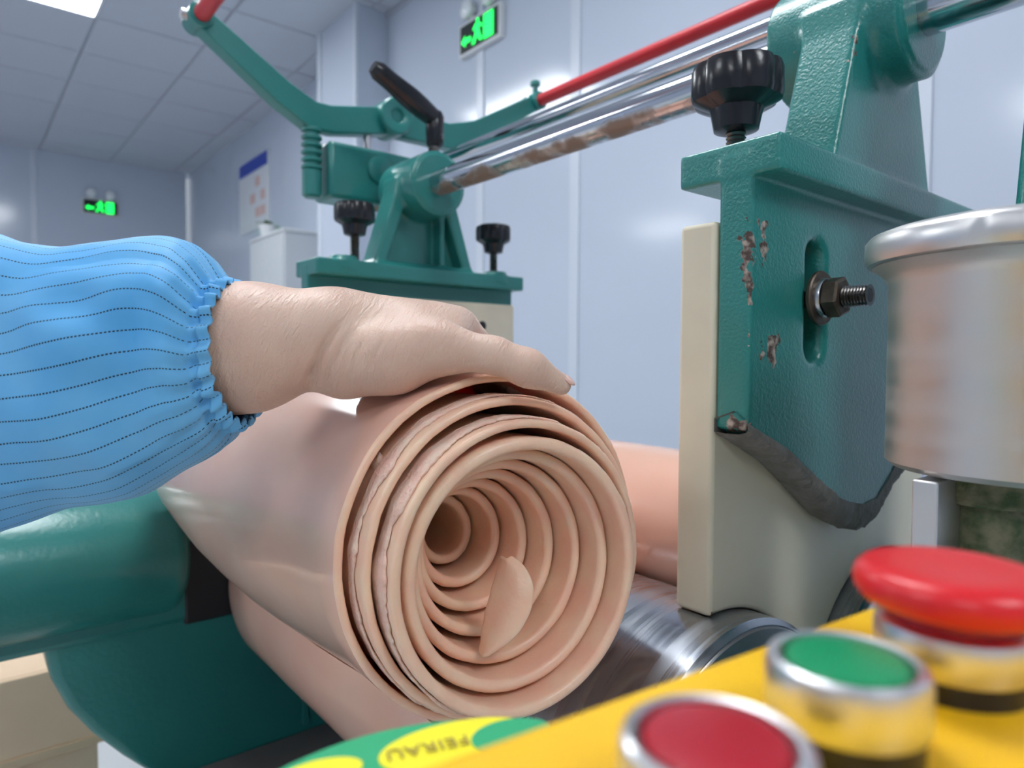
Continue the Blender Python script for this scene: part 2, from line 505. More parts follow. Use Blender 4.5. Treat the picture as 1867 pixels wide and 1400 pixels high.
def s_poly(U, V, pts):
    d = np.full(U.shape, 1e9, np.float32); s = np.ones(U.shape, np.float32)
    n = len(pts)
    for i in range(n):
        x0, y0 = pts[i]; x1, y1 = pts[i-1]
        ex, ey = x1-x0, y1-y0; wx, wy = U-x0, V-y0
        t = np.clip((wx*ex+wy*ey)/(ex*ex+ey*ey), 0, 1)
        d = np.minimum(d, (wx-ex*t)**2+(wy-ey*t)**2)
        c1 = V >= y0; c2 = V < y1; c3 = ex*wy > ey*wx
        s = np.where((c1 & c2 & c3) | (~c1 & ~c2 & ~c3), -s, s)
    return s*np.sqrt(d)


def s_ext(d2, A, a0, a1, r=0.0):
    w2 = np.abs(A-(a0+a1)/2)-((a1-a0)/2-r); d2 = d2+r
    return np.minimum(np.maximum(d2, w2), 0)+np.sqrt(np.maximum(d2, 0)**2+np.maximum(w2, 0)**2)-r


def smin(a, b, k):
    h = np.maximum(k-np.abs(a-b), 0)/k
    return np.minimum(a, b)-h*h*k*.25


def smax(a, b, k): return -smin(-a, -b, k)


def s_cone(X, Y, Z, a, b, ra, rb):
    a = np.array(a); b = np.array(b); d = b-a
    t = np.clip(((X-a[0])*d[0]+(Y-a[1])*d[1]+(Z-a[2])*d[2])/max((d*d).sum(), 1e-12), 0, 1)
    return np.sqrt((X-a[0]-d[0]*t)**2+(Y-a[1]-d[1]*t)**2+(Z-a[2]-d[2]*t)**2)-(ra+(rb-ra)*t)


# ================================================================== THE ROOM
ZC, ZF = 2.0, -H
XR, YB, XL, YF = 2.0, 8.1, -6.2, -4.2
floor = thing('floor', (0, 0, ZF), kind='structure')
box('floor_slab', (XL-.1, YF-.1, ZF-.05), (2.3, YB+.1, ZF), 'floor', floor)
ceiling = thing('ceiling', (0, 0, ZC), kind='structure')
box('ceiling_grid', (XL-.1, YF-.1, ZC+.006), (2.3, YB+.1, ZC+.06), 'ceiling_grid', ceiling)
gx0, gy0 = .1, 3.54
lamp_cells = set()
for (lx, ly) in LIGHTS:
    i = round((lx-.3-gx0)/.6); j = round((ly-.6-gy0)/.6)
    lamp_cells |= {(i, j), (i, j+1)}
tile_me = box_me((-.292, -.292, -.004), (.292, .292, .012), .004, 1)
tile_me.materials.append(MATS['ceiling_tile'])
far_v, far_f = [], []
for i in range(-11, 4):
    for j in range(-13, 8):
        if (i, j) in lamp_cells: continue
        cx, cy = gx0+.6*i+.3, gy0+.6*j+.3
        w2 = .3
        if cx-.3 < XL or cx-.25 > 2.05: continue
        if j >= -1 and i >= -3:
            o = bpy.data.objects.new('ceiling_tile', tile_me); COL.objects.link(o)
            o.parent = ceiling; o.location = (cx, cy, 0)
        else:
            k = len(far_v)
            for dx, dy in ((-.292, -.292), (.292, -.292), (.292, .292), (-.292, .292)):
                far_v.append((cx+dx, cy+dy, ZC-.002))
            far_f.append((k+3, k+2, k+1, k))
o = link('ceiling_tiles_overhead', mesh('t', far_v, far_f), 'ceiling_tile', ceiling, False); o['kind'] = 'stuff'

wall_r = thing('wall_right', (XR, 0, ZF), kind='structure')
ys = [-4.2, -2.9, -1.85, -.55, .74, 2.04, 2.69, 3.6]
for a, b in zip(ys[:-1], ys[1:]):
    box('wall_panel', (XR, a+.002, ZF), (XR+.05, b-.002, ZC), 'wall_paint', wall_r)
for y in ys[1:-1]:
    box('seam_strip', (XR-.008, y-.028, ZF), (XR+.001, y+.028, ZC), 'wall_strip', wall_r, .003)
box('wall_panel', (1.8, 3.6, ZF), (2.1, 4.1, ZC), 'wall_paint', wall_r)          # the boxed-in pillar
box('corner_strip', (1.79, 3.59, ZF), (1.815, 3.625, ZC), 'wall_strip', wall_r, .004)
box('corner_strip', (1.79, 4.06, ZF), (1.815, 4.115, ZC), 'wall_strip', wall_r, .004)
for a, b in ((4.1, 5.4), (5.4, 6.7), (6.7, 8.1)):
    box('wall_panel', (2.06, a+.002, ZF), (2.11, b-.002, ZC), 'wall_paint', wall_r)
box('cornice', (XR-.02, YF, ZC-.03), (XR+.02, 3.6, ZC), 'ceiling_grid', wall_r, .005)
wall_b = thing('wall_back', (0, YB, ZF), kind='structure')
for a in np.arange(XL, 2.0, 1.37):
    box('wall_panel', (a+.002, YB, ZF), (min(a+1.37, 2.1)-.002, YB+.05, ZC), 'wall_paint', wall_b)
    box('seam_strip', (a-.025, YB-.006, ZF), (a+.025, YB+.001, ZC), 'wall_strip', wall_b, .003)
for nm, lo, hi in (('wall_left', (XL-.05, YF, ZF), (XL, YB, ZC)), ('wall_front', (XL, YF-.05, ZF), (2.1, YF, ZC))):
    o = box(nm, lo, hi, 'wall_paint', None, base=((lo[0]+hi[0])/2, (lo[1]+hi[1])/2, ZF)); o['kind'] = 'structure'

# ceiling light panels
for n, (lx, ly) in enumerate(LIGHTS):
    lab = ['bright rectangular ceiling light panel at the top left corner', 'white ceiling light panel directly above the machine',
           'white ceiling light panel left of the panel at the top left corner', 'white ceiling light panel above where the operator stands', 'white ceiling light panel behind the operator', 'white ceiling light panel far to the left near the back wall', 'added unseen ceiling light panel behind the camera, brightening the near faces'][n]
    t = thing('ceiling_light', (lx, ly, ZC), lab, 'light', 'recessed ceiling light panels')
    me = box_me((lx-.29, ly-.59, ZC-.006), (lx+.29, ly+.59, ZC+.004), 0)
    link('diffuser', me, 'lamp_diffuser', t, False)
    fr = bmesh.new()
    V, F = [], []
    for k, (e, z) in enumerate(((.30, ZC-.010), (.288, ZC-.010), (.288, ZC+.004), (.30, ZC+.004))):
        for sx, sy in ((-1, -1), (1, -1), (1, 1), (-1, 1)):
            V.append((lx+sx*e, ly+sy*(e+.30), z))
    for k in range(4):
        for c in range(4):
            a = k*4+c; b = k*4+(c+1) % 4; d = ((k+1) % 4)*4
            F.append((a, b, d+(c+1) % 4, d+c))
    fr.free()
    link('frame', mesh('fr', V, F), 'white_metal', t, False)


# exit signs
def exit_sign(c, nrm, label):
    """box sign with two round emergency lamp heads on top; nrm = direction it faces"""
    n = Vector(nrm); up = Vector((0, 0, 1)); rt = up.cross(n)
    t = thing('exit_sign', c, label, 'exit sign', 'lit green exit signs')
    C = Vector(c)

    def P(u, v, d): return C+rt*u+up*v+n*d

    def slab(nm, u0, u1, v0, v1, d0, d1, m, par, bev=.002):
        a = P(u0, v0, d0); b = P(u1, v1, d1)
        return box(nm, [min(a[i], b[i]) for i in range(3)], [max(a[i], b[i]) for i in range(3)], m, par, bev)
    slab('housing', -.165, .165, -.085, .075, .0, .03, 'white_metal', t, .004)
    face = slab('face', -.15, .15, -.07, .06, .0301, .033, 'sign_black', t)
    # running figure, door and arrow
    shapes = [[(-.05, -.055), (-.03, -.055), (-.012, -.02), (-.004, -.03), (.016, -.055), (.03, -.05), (.01, -.012), (.004, .02), (.03, .005), (.034, .014), (.004, .036), (-.02, .034), (-.042, .012), (-.034, .006), (-.018, .02), (-.022, -.012)],
              [(-.012, .04), (-.004, .038), (.004, .042), (.006, .05), (0, .056), (-.009, .055), (-.013, .049)],
              [(.045, -.06), (.115, -.06), (.115, .052), (.045, .052)],
              [(-.135, -.02), (-.105, .006), (-.105, -.01), (-.06, -.01), (-.06, -.03), (-.105, -.03), (-.105, -.046)]]
    for s in shapes:
        V = [P(u, v, .0331) for u, v in s]+[P(u, v, .036) for u, v in s]; k = len(s)
        F = [tuple(range(k, 2*k))]+[(i, (i+1) % k, k+(i+1) % k, k+i) for i in range(k)]
        link('glyph', mesh('g', V, F), 'sign_green', face, False)
    for sx in (-1, 1):
        a = P(sx*.085, .09, .02)
        stem = lathe('lamp_neck', P(sx*.07, .07, .015), (0, 0, 1), [(0, .012), (.02, .012)], 'white_metal', t, 16)
        lathe('lamp_head', P(sx*.085, .125, .0), tuple(n), [(0, .02), (.012, .04), (.04, .046), (.05, .045)], 'white_metal', t, 28)
        lathe('lens', P(sx*.085, .125, .0501), tuple(n), [(0, .042), (.008, .03), (.012, .005)], 'glass_lamp', t, 28)
    return t


exit_sign((XR, 2.67, 1.56), (-1, 0, 0), 'green lit exit sign high on the near right-hand wall')
_p = W(183, 378, 1); _k = YB/_p.y
exit_sign((_p.x*_k, YB, _p.z*_k), (0, -1, 0), 'small green lit exit sign on the far back wall')

# cabinet, plant, poster along the far right wall
cab = thing('cabinet', (1.9, 4.93, ZF), 'tall white metal cabinet standing against the wall behind the machine', 'cabinet')
box('body', (1.765, 4.6, ZF), (2.05, 5.26, .86), 'cabinet_white', cab, .006)
box('top', (1.755, 4.59, .86), (2.055, 5.27, .88), 'white_metal', cab, .004)
for y0, y1 in ((4.61, 4.925), (4.935, 5.25)):
    d = box('door', (1.752, y0, ZF+.06), (1.765, y1, .85), 'cabinet_white', cab, .004)
    box('handle', (1.738, (y1-.04 if y0 < 4.7 else y0+.02), -.25), (1.752, (y1-.02 if y0 < 4.7 else y0+.04), -.1), 'zinc', d, .003)
pl = thing('potted_plant', (1.85, 5.15, .88), 'small green plant in a white pot on top of the cabinet', 'plant')
lathe('pot', (1.85, 5.15, .88), (0, 0, 1), [(0, .045), (.10, .065), (.105, .066), (.10, .06), (.09, .058)], 'white_metal', pl, 24)
for k in range(11):
    a = k*2.4; L_ = .10+.03*math.sin(k*3.1); el = .4+.5*((k*7) % 5)/5
    d = Vector((math.cos(a)*math.cos(el), math.sin(a)*math.cos(el), math.sin(el))); sd = Vector((-math.sin(a), math.cos(a), 0))
    b0 = Vector((1.85, 5.15, .97))
    V = []
    for i in range(5):
        tt = i/4; c = b0+d*L_*tt-Vector((0, 0, .04*tt*tt)); ww = .022*math.sin(PI*min(.98, .12+tt*.86))
        V += [c+sd*ww+Vector((0, 0, .003)), c, c-sd*ww+Vector((0, 0, .003))]
    F = []
    for i in range(4):
        F += [(i*3, i*3+1, i*3+4, i*3+3), (i*3+1, i*3+2, i*3+5, i*3+4)]
    link('leaf', mesh('leaf', V, F), 'leaf', pl)
po = thing('poster', (2.055, 6.05, 1.15), 'pale wall poster with a blue heading beside the cabinet', 'poster')
sh = box('sheet', (2.05, 5.68, 1.10), (2.058, 6.42, 2.0-.28), 'poster_white', po)
box('heading', (2.046, 5.70, 1.60), (2.05, 6.40, 1.71), 'poster_blue', po)
for k in range(5):
    box('picture_block', (2.047, 5.76+.12*(k % 3), 1.20+.13*(k // 2)), (2.05, 5.86+.13*(k % 3), 1.28+.13*(k // 2)), 'poster_pink', po)

# cardboard box behind the machine frame
cb = thing('cardboard_box', (-.02, 1.78, ZF), 'brown cardboard box on the floor behind the green frame, lower left', 'box')
box('carton', (-.40, 1.46, ZF), (.20, 2.02, -.56), 'cardboard', cb, .006)
box('lid_flap', (-.41, 1.45, -.70), (.21, 1.458, -.56), 'cardboard', cb, .002)
box('lid_flap', (.202, 1.45, -.70), (.212, 2.03, -.56), 'cardboard', cb, .002)
box('tape_strip', (-.41, 1.447, -.715), (.21, 1.450, -.70), 'tape', cb, .0)

# ================================================================== THE MILL
XC = .62                       # centre of the guide brackets
RX, RZ, RR = .430, -.3205, .135  # front roll
RX2 = .700


def mill_roll(x, label):
    t = thing('mill_roll', (x, .6, RZ-RR), label, 'roller', 'rolls of the mill')
    y0, y1 = .262, .984
    lathe('barrel', (x, y0, RZ), (0, 1, 0), [(.010, RR-.016), (.001, RR-.012), (0, RR-.004), (.004, RR), (.30, RR), (y1-y0-.004, RR), (y1-y0, RR-.004)], 'roll_steel', t, 128)
    lathe('end_ring', (x, y0-.002, RZ), (0, 1, 0), [(.012, RR-.018), (0, RR-.018), (0, RR-.006), (.002, RR-.005), (.012, RR-.006)], 'zinc', t, 96)
    lathe('end_face', (x, y0-.004, RZ), (0, 1, 0), [(0, .055), (.014, .056), (.016, RR-.020), (.02, RR-.020)], 'black_iron', t, 64)
    lathe('journal', (x, y0-.085, RZ), (0, 1, 0), [(0, .045), (.085, .045)], 'steel_dark', t, 32)
    return t


mill_roll(RX, 'dark polished steel mill roll under the near ivory plate')
mill_roll(RX2, 'steel mill roll mostly hidden behind the rubber bank')

# frame of the mill
mf = thing('mill_frame', (XC, .95, ZF), 'dark green cast machine frame at the far end, lower left', 'machine frame')
prof = [(.088, -.311), (.081, -.358), (.087, -.394), (.104, -.436), (.13, -.477), (.164, -.519), (.202, -.56), (.223, -.622), (.228, -.778), (.207, ZF), (1.06, ZF), (1.04, -.75), (1.05, -.6), (1.10, -.45), (1.15, -.358), (1.15, -.311)]
link('end_casting', extrude_me(prof, .986, 1.12, .012), 'teal_far', mf)
link('bearing_housing', extrude_me([(.24, -.34), (.24, -.22), (.28, -.175), (.98, -.175), (1.02, -.22), (1.02, -.34)], 1.04, 1.14, .01), 'teal_far', mf)
lathe('cross_cover', (.232, .99, -.254), (-1, 0, 0), [(0, .06), (.01, .077), (.02, .081), (.20, .082), (.206, .083), (.212, .087), (.216, .089), (.50, .089), (.52, .083), (.52, .0)], 'teal_far', mf, 64)
box('cover_foot', (.0, .98, -.358), (.26, 1.06, -.28), 'teal_far', mf, .01)
box('gap_shade_block', (.236, .978, -.36), (.335, 1.06, -.185), 'black_iron', mf, .004)  # black block standing in for the shade inside an open gap
box('bearing_cap', (.289, .97, -.30), (.33, 1.02, -.205), 'teal_far', mf, .006)
box('edge_rib', (.398, .976, -.55), (.407, .99, -.43), 'teal_far', mf, .002)
box('drip_tray', (.16, .23, -.59), (1.0, .984, -.562), 'tray_grey', mf, .004)
box('near_casting', (.24, .03, ZF), (1.04, .21, -.46), 'teal_far', mf, .012)

# ---- guide brackets (one casting, mirrored for the far end)
WEBP = [(-.2, .14), (-.2, -.048), (-.146, -.070), (-.105, -.094), (-.06, -.119), (-.02, -.128), (.005, -.126), (.04, -.102), (.1, -.088), (.2, -.05), (.2, .14)]


def bracket_sdf(X, Y, Z):
    X = X.astype(np.float32)
    d = s_box(X, Y, Z, (-.2, 0, .125), (.2, .08, .150), .0025)
    web = s_ext(s_poly(X, Z, WEBP), Y, .02, .046, .003)
    d = smin(d, web, .003)
    up = s_ext(s_poly(X, Z, [(-.1, .14), (-.052, .29), (.052, .29), (.1, .14)]), Y, .016, .064, .004)
    rec = s_ext(s_poly(X, Z, [(-.074, .157), (-.040, .25), (.040, .25), (.074, .157)]), Y, .036, .12, .003)
    up = smax(up, -rec, .006)
    rib = s_box(X, Y, Z, (.030, .03, .14), (.040, .060, .25), .003)
    up = smin(up, rib, .004)
    d = smin(d, up, .012)
    boss = np.maximum(np.sqrt(X**2+(Z-.285)**2)-.052, np.abs(Y-.046)-.054)
    boss = smin(boss, np.maximum(np.sqrt(X**2+(Z-.285)**2)-.046, np.abs(Y-.046)-.057), .004)
    d = smin(d, boss, .012)
    for x in (-.148, .148):
        pad = np.maximum(np.sqrt((X-x)**2+(Y-.06)**2)-.02, np.abs(Z-.148)-.009)
        d = smin(d, pad, .008)
    zc = np.clip(Z, .012, .078)
    slot = np.sqrt((X+.11)**2+(Z-zc)**2)-.0115
    slot = np.maximum(slot, np.abs(Y-.02)-.04)
    d = smax(d, -slot, .009)
    return d


br_me = nets_mesh('bracket_casting', bracket_sdf, (-.212, -.02, -.14), (.212, .112, .35), .0019, 1)
chipped_teal([(-.20, .022, .07, .012, .035), (-.185, .02, .085, .013, .03), (-.198, .02, .045, .008, .02), (-.17, .02, .01, .016, .026), (-.185, .02, .004, .010, .012), (-.2, .02, .01, .006, .02), (-.2, .02, -.045, .02, .012), (-.065, .016, .245, .010, .018), (-.2, .03, -.045, .02, .01)])


def knob(x, y, z, par, R=.031, lift=.034):
    """black star grip on a threaded stem standing on a flange top at z"""
    k = lathe('grip_knob', (x, y, z+lift), (0, 0, 1),
              [(0, .010), (.002, .0165), (.012, .0185), (.017, .0195), (.020, R*.80), (.023, R*.96), (.027, R), (.044, R), (.049, R*.95), (.051, R*.80), (.049, R*.4)],
              'black_plastic', par, 84,
              lobes=lambda i, a: 1+(.085*math.copysign(abs(math.cos(3.5*a))**.7, 1)-.05 if 3 <= i <= 9 else 0))
    pr = []
    for i in range(int(lift/.0032)+3):
        pr += [(i*.0032, .0075), (i*.0032+.0016, .0062)]
    lathe('threaded_stem', (x, y, z-.004), (0, 0, 1), pr, 'steel_dark', k, 24)
    return k


def hexnut(origin, axis, r, t, m, par):
    o = Vector(origin); d, e1, e2 = frame(axis)
    V, F = [], []
    pr = [(0, .86), (t*.12, 1), (t*.88, 1), (t, .86)]
    for s, q in pr:
        for k in range(6):
            a = PI/3*k+.3
            V.append(o+d*s+(e1*math.cos(a)+e2*math.sin(a))*r*q)
    for i in range(3):
        for k in range(6): F.append((i*6+k, i*6+(k+1) % 6, (i+1)*6+(k+1) % 6, (i+1)*6+k))
    F += [tuple(range(6))[::-1], tuple(18+k for k in range(6))]
    return link('nut', autosmooth(mesh('nut', V, F), 20), m, par)


# near bracket
YN = .239
nb = thing('guide_bracket', (XC, YN, -.13), 'large green cast bracket with chipped paint and slotted web, at right', 'bracket', 'green guide brackets of the mill')
me = br_me.copy(); me.transform(Matrix.Translation((XC, YN, 0)))
o = link('casting', me, None, nb); me.materials.clear(); me.materials.append(MATS['teal_chipped'])
# material coordinates of the casting start at the bracket centre; shift chips with the base height
for n_ in MATS['teal_chipped'].node_tree.nodes:
    if n_.type == 'MAPPING':
        n_.inputs['Location'].default_value[2] -= .13*n_.inputs['Scale'].default_value[2]
# rough unpainted lower edge
edge = [(-.2, -.048), (-.18, -.056), (-.146, -.070), (-.125, -.082), (-.105, -.094), (-.08, -.108), (-.06, -.119), (-.035, -.125), (-.02, -.128), (.005, -.126), (.02, -.116), (.04, -.102), (.07, -.095), (.1, -.088)]
eh = [.004, .005, .006, .007, .008, .011, .013, .015, .016, .017, .018, .016, .008, .003]
V, F = [], []
NE = 170
for i in range(NE+1):
    x = -.202+.302*i/NE
    k = 0
    while k < len(edge)-2 and x > edge[k+1][0]: k += 1
    q = (x-edge[k][0])/(edge[k+1][0]-edge[k][0])
    z = edge[k][1]*(1-q)+edge[k+1][1]*q; h_ = eh[k]*(1-q)+eh[k+1]*q
    j1 = mnoise.noise(Vector((x*130, 0, 0))); j2 = mnoise.noise(Vector((x*60, 4, 0))); j3 = mnoise.noise(Vector((x*240, 8, 0)))
    for (yy, dz) in ((.030, .012), (.0215, .006), (.0190, .0035+.0025*j2+h_*.15), (.0185+.001*j3, -.2*h_+.002*j1), (.0205+.0015*j1, -.65*h_+.0025*j2), (.025+.002*j3, -1.05*h_+.003*j1), (.036, -1.15*h_+.002*j3), (.0455, -.9*h_), (.0455, .006), (.030, .012)):
        V.append((XC+x+.001*j3, YN+yy+.0008*mnoise.noise(Vector((x*200, dz*300, 2))), z+dz))
for i in range(NE):
    for k in range(9): F.append((i*10+k, (i+1)*10+k, (i+1)*10+k+1, i*10+k+1))
me = autosmooth(mesh('lip', V, F), 40)
link('rough_lower_edge', me, 'raw_cast', nb)
knob(XC-.155, YN+.062, .156, nb, .033, .016)
bx, bz = XC-.11, .047
b = rodbar('slot_bolt', (bx, YN+.05, bz), (bx, YN-.020, bz), .0062, 'steel_dark', nb, 24)
pr = []
for i in range(15): pr += [(i*.0022, .0078), (i*.0022+.0011, .0066)]
lathe('thread', (bx, YN-.020, bz), (0, 1, 0), pr, 'steel_dark', b, 24)
lathe('washer', (bx, YN+.014, bz), (0, 1, 0), [(0, .0075), (0, .0195), (.001, .0205), (.003, .0205), (.004, .0195), (.006, .0075)], 'rust_nut', b, 40)
lathe('spring_washer', (bx, YN+.0105, bz), (0, 1, 0), [(0, .0075), (0, .014), (.001, .0148), (.0035, .0148)], 'zinc', b, 32)
hexnut((bx, YN+.0105, bz), (0, -1, 0), .0155, .012, 'rust_nut', b)

# far bracket (mirrored)
YFB = 1.049
fb = thing('guide_bracket', (XC, YFB, -.13), 'smaller looking green cast bracket with ribbed upright behind the hand', 'bracket', 'green guide brackets of the mill')
me = br_me.copy(); me.transform(Matrix.Translation((XC, YFB, 0)) @ Matrix.Scale(-1, 4, (0, 1, 0))); me.flip_normals()
o = link('casting', me, 'teal_far', fb)
knob(XC-.128, YFB-.058, .156, fb, .031)
knob(XC+.146, YFB-.058, .156, fb, .031)
# clamp lever on the far boss
cl = rodbar('clamp_stem', (XC+.01, YFB-.07, .325), (XC+.01, YFB-.07, .375), .009, 'steel_dark', fb, 20)
pA, pB = Vector((XC+.012, YFB-.07, .398)), Vector((XC-.105, YFB-.075, .452))
hp, hr = [], []
for i in range(13):
    q = i/12
    hp.append(pA.lerp(pB, q)); hr.append((.0150+.003*math.sin(PI*min(1,q*1.4))) if q < .93 else .010)
lever = link('clamp_lever', tube_me([pA-Vector((.004, 0, .0))]+hp, [.010]+hr, 20), 'black_plastic', fb)
lathe('clamp_hub', (pA.x, pA.y, .352), (0, 0, 1), [(0, .011), (.005, .0145), (.05, .0155), (.058, .012)], 'black_plastic', lever, 24)


# ---- ivory guide plates: rounded concave feet riding on the rolls
def guide_plate(y0, y1, label, hole=False):
    x0, x1, zt = .418, .80, .098
    poly = [(x0, zt), (x0, RZ+RR+.001)]
    for x in np.linspace(x0+.002, .556, 16): poly.append((x, RZ+math.sqrt(max((RR+.001)**2-(x-RX)**2, .0004))))
    poly.append((.563, RZ+.055)); poly.append((.567, RZ+.055))
    for x in np.linspace(.574, x1, 20): poly.append((x, RZ+math.sqrt(max((RR+.001)**2-(x-RX2)**2, .0004))))
    poly.append((x1, zt))
    t = thing('guide_plate', ((x0+x1)/2, (y0+y1)/2, -.18), label, 'plate', 'ivory guide plates of the mill')
    link('slab', extrude_me(poly, y0, y1, .0035), 'ivory', t)
    if hole:
        lathe('bolt_hole', (.727, y0-.0004, .058), (0, 1, 0), [(0, .0085), (.001, .0085)], 'black_iron', t, 24)
    return t


guide_plate(YN+.0465, YN+.077, 'near ivory plastic guide plate standing on the steel roll, bolted to bracket')
guide_plate(YFB-.077, YFB-.0465, 'far ivory plastic guide plate with a small dark hole, behind the hand', True)

# ---- rods and safety bars
rodbar('guide_rod', (XC, -.04, .285), (XC, 1.14, .285), .020, 'rod_brown_reflect', None, 48, base=(XC, .55, .285)); o = bpy.data.objects['guide_rod']
tag(o, 'thick chrome rod, brown underneath, running through both green brackets', 'rod')
o = rodbar('slide_rod', (.72, .0, .372), (.72, 1.14, .372), .0125, 'chrome', None, 32, base=(.72, .55, .372))
tag(o, 'thinner bright chrome rod just above the thick rod', 'rod')

YT = 1.13
tl = thing('trip_lever', (.63, YT, .29), 'green bent two-armed safety trip lever with switch box behind the far bracket', 'lever')


def arm_me(path, hw, y0, y1):
    """flat bar following a path in X,Z"""
    L_, R_ = [], []
    for i, p in enumerate(path):
        a = Vector(path[max(i-1, 0)]); b_ = Vector(path[min(i+1, len(path)-1)])
        t_ = (b_-a).normalized(); n_ = Vector((-t_.y, t_.x))
        L_.append(Vector(p)+n_*hw[i]); R_.append(Vector(p)-n_*hw[i])
    return extrude_me([tuple(p) for p in L_]+[tuple(p) for p in R_[::-1]], y0, y1, .003)


lt, le, hub, re_, rt_ = (.303, .517), (.478, .409), (.632, .432), (.80, .444), (.985, .552)
link('arm', arm_me([lt, (.43, .433), le, (.515, .409), hub], [.016, .0215, .0235, .023, .024], YT-.014, YT+.018), 'teal_far', tl)
link('arm', arm_me([hub, (.76, .432), re_, (.83, .456), rt_], [.024, .024, .0235, .022, .016], YT-.010, YT+.018), 'teal_far', tl)
lathe('hub', (.632, YT-.03, .437), (0, 1, 0), [(.006, .002), (.006, .011), (.002, .0125), (0, .015), (0, .030), (.003, .033), (.055, .033)], 'teal_far', tl, 48)
for (x, z), s in ((lt, -1), (rt_, 1)):
    lathe('end_boss', (x, YT-.02, z), (0, 1, 0), [(0, .016), (.002, .0185), (.045, .0185), (.05, .016)], 'teal_far', tl, 32)
    bb = rodbar('clamp_screw', (x, YT, z+.014), (x, YT, z+.038), .006, 'teal_far', tl, 16)
    lathe('screw_head', (x, YT, z+.034), (0, 0, 1), [(0, .009), (.002, .011), (.009, .011), (.011, .009)], 'teal_far', bb, 20)
    rodbar('side_screw', (x-.026, YT, z+.0), (x-.012, YT, z), .008, 'zinc', tl, 16)
box('switch_box', (.505, YT-.02, .275), (.70, YT+.05, .372), 'teal_far', tl, .008)
rodbar('fixing_screw', (.586, YT+.0, .372), (.586, YT+.0, .40), .007, 'zinc', tl, 16)
lathe('box_cap', (.60, YT-.028, .335), (0, 1, 0), [(0, .02), (.002, .024), (.01, .024)], 'teal_far', tl, 32)
pr = [(0, .012), (.004, .0165), (.045, .0165), (.048, .013)]
lathe('plunger_cup', (.482, YT, .272), (0, 0, 1), pr, 'teal_far', tl, 32)
pr = []
for i in range(6): pr += [(i*.0125, .0125), (i*.0125+.003, .0175), (i*.0125+.007, .0175), (i*.0125+.010, .0125)]
lathe('spring', (.482, YT, .318), (0, 0, 1), pr, 'teal_far', tl, 32)
o = rodbar('safety_bar', (rt_[0], YT-.02, rt_[1]), (rt_[0], .02, rt_[1]), .0125, 'red_paint', None, 28, base=(rt_[0], .5, rt_[1]))
tag(o, 'red safety bar running from the far lever towards the large bracket', 'bar', 'red safety bars')
o = rodbar('safety_bar', (lt[0], YT-.02, lt[1]), (lt[0], .02, lt[1]), .0125, 'red_paint', None, 28, base=(lt[0], .5, lt[1]))
tag(o, 'short visible end of a red safety bar at the top left lever arm', 'bar', 'red safety bars')

# ---- support at the right-hand edge holding the rod end
ss = thing('rod_support', (XC, .12, -.459), 'green cast support holding the rod end at the right edge', 'bracket')
lathe('boss', (XC+.0, .095, .285), (0, 1, 0), [(0, .05), (.004, .054), (.05, .054), (.054, .05)], 'teal', ss, 48)
link('post', extrude_me([(XC-.085, -.459), (XC-.085, .10), (XC-.05, .27), (XC+.05, .27), (XC+.085, .10), (XC+.085, -.459)], .105, .142, .006), 'teal', ss)

# ---- aluminium adjuster cup
cc = W(1876, 640, .36)
ac = thing('adjuster_cup', (cc.x, cc.y, -.30), 'turned aluminium cup with flanged rim on a rusty post, far right', 'cup')
zb = -.058
lathe('cup_body', (cc.x, cc.y, zb), (0, 0, 1), [(.002, .040), (0, .062), (.003, .0655), (.100, .0655), (.105, .068), (.110, .074)], 'cup_alu', ac, 96)
lathe('cup_rim', (cc.x, cc.y, zb+.109), (0, 0, 1), [(0, .070), (.002, .0765), (.005, .078), (.014, .078), (.017, .0755), (.019, .070), (.017, .064)], 'alu', ac, 96,
      lobes=lambda i, a: 1+.012*max(0, math.cos(4*a))**6)
lathe('collar', (cc.x-.012, cc.y+.01, zb-.016), (0, 0, 1), [(0, .026), (.002, .028), (.016, .028)], 'mossy', ac, 32)
lathe('post', (cc.x-.012, cc.y+.01, -.30), (0, 0, 1), [(0, .021), (.24, .021)], 'mossy', ac, 32)
box('flat_bar', (cc.x-.062, cc.y+.02, -.30), (cc.x-.02, cc.y+.032, zb-.002), 'alu', ac, .001)
box('side_bar', (cc.x+.024, cc.y-.01, -.30), (cc.x+.05, cc.y+.03, zb-.002), 'black_iron', ac, .002)

# ================================================================== RUBBER
AO = Vector((.262, .301, -.127))                    # centre of the foremost rim
ax_d = Vector((.15, 1.0, -.015)).normalized()
a1 = ax_d.cross(Vector((0, 0, 1))).normalized()     # +X-ish
a2 = a1.cross(ax_d).normalized()                    # up
PITCHR, TH = .0097, .0068
NT = 9.6
R_OUT = .1140
rr_ = thing('rubber_roll', (AO.x, AO.y+.25, RZ+RR-.06), 'large pink-beige rubber sheet wound into a telescoped roll under the hand', 'rubber roll')


def s_front(u):
    """how far each turn (counted from outside) sits behind the foremost rim"""
    tab = [(-.2, .048), (0, .045), (1, .030), (2, .015), (3, 0), (3.5, .002), (4, .012), (5, .029), (6, .046), (7, .063), (8, .082), (9, .103), (10, .13)]
    for (p, a), (q, b) in zip(tab[:-1], tab[1:]):
        if u <= q: return a+(b-a)*(u-p)/(q-p)
    return tab[-1][1]


def fat(s): return 1+.07*math.exp(-((s-.20)/.13)**2)-.02*max(0, s-.3)


BEND_S = [0, .05, .1, .15, .2, .25, .3, .35, .4, .45, .5, .6, .8]
BEND_X = [0, -.0008, -.004, -.0095, -.017, -.027, -.0365, -.044, -.050, -.0535, -.056, -.060, -.068]


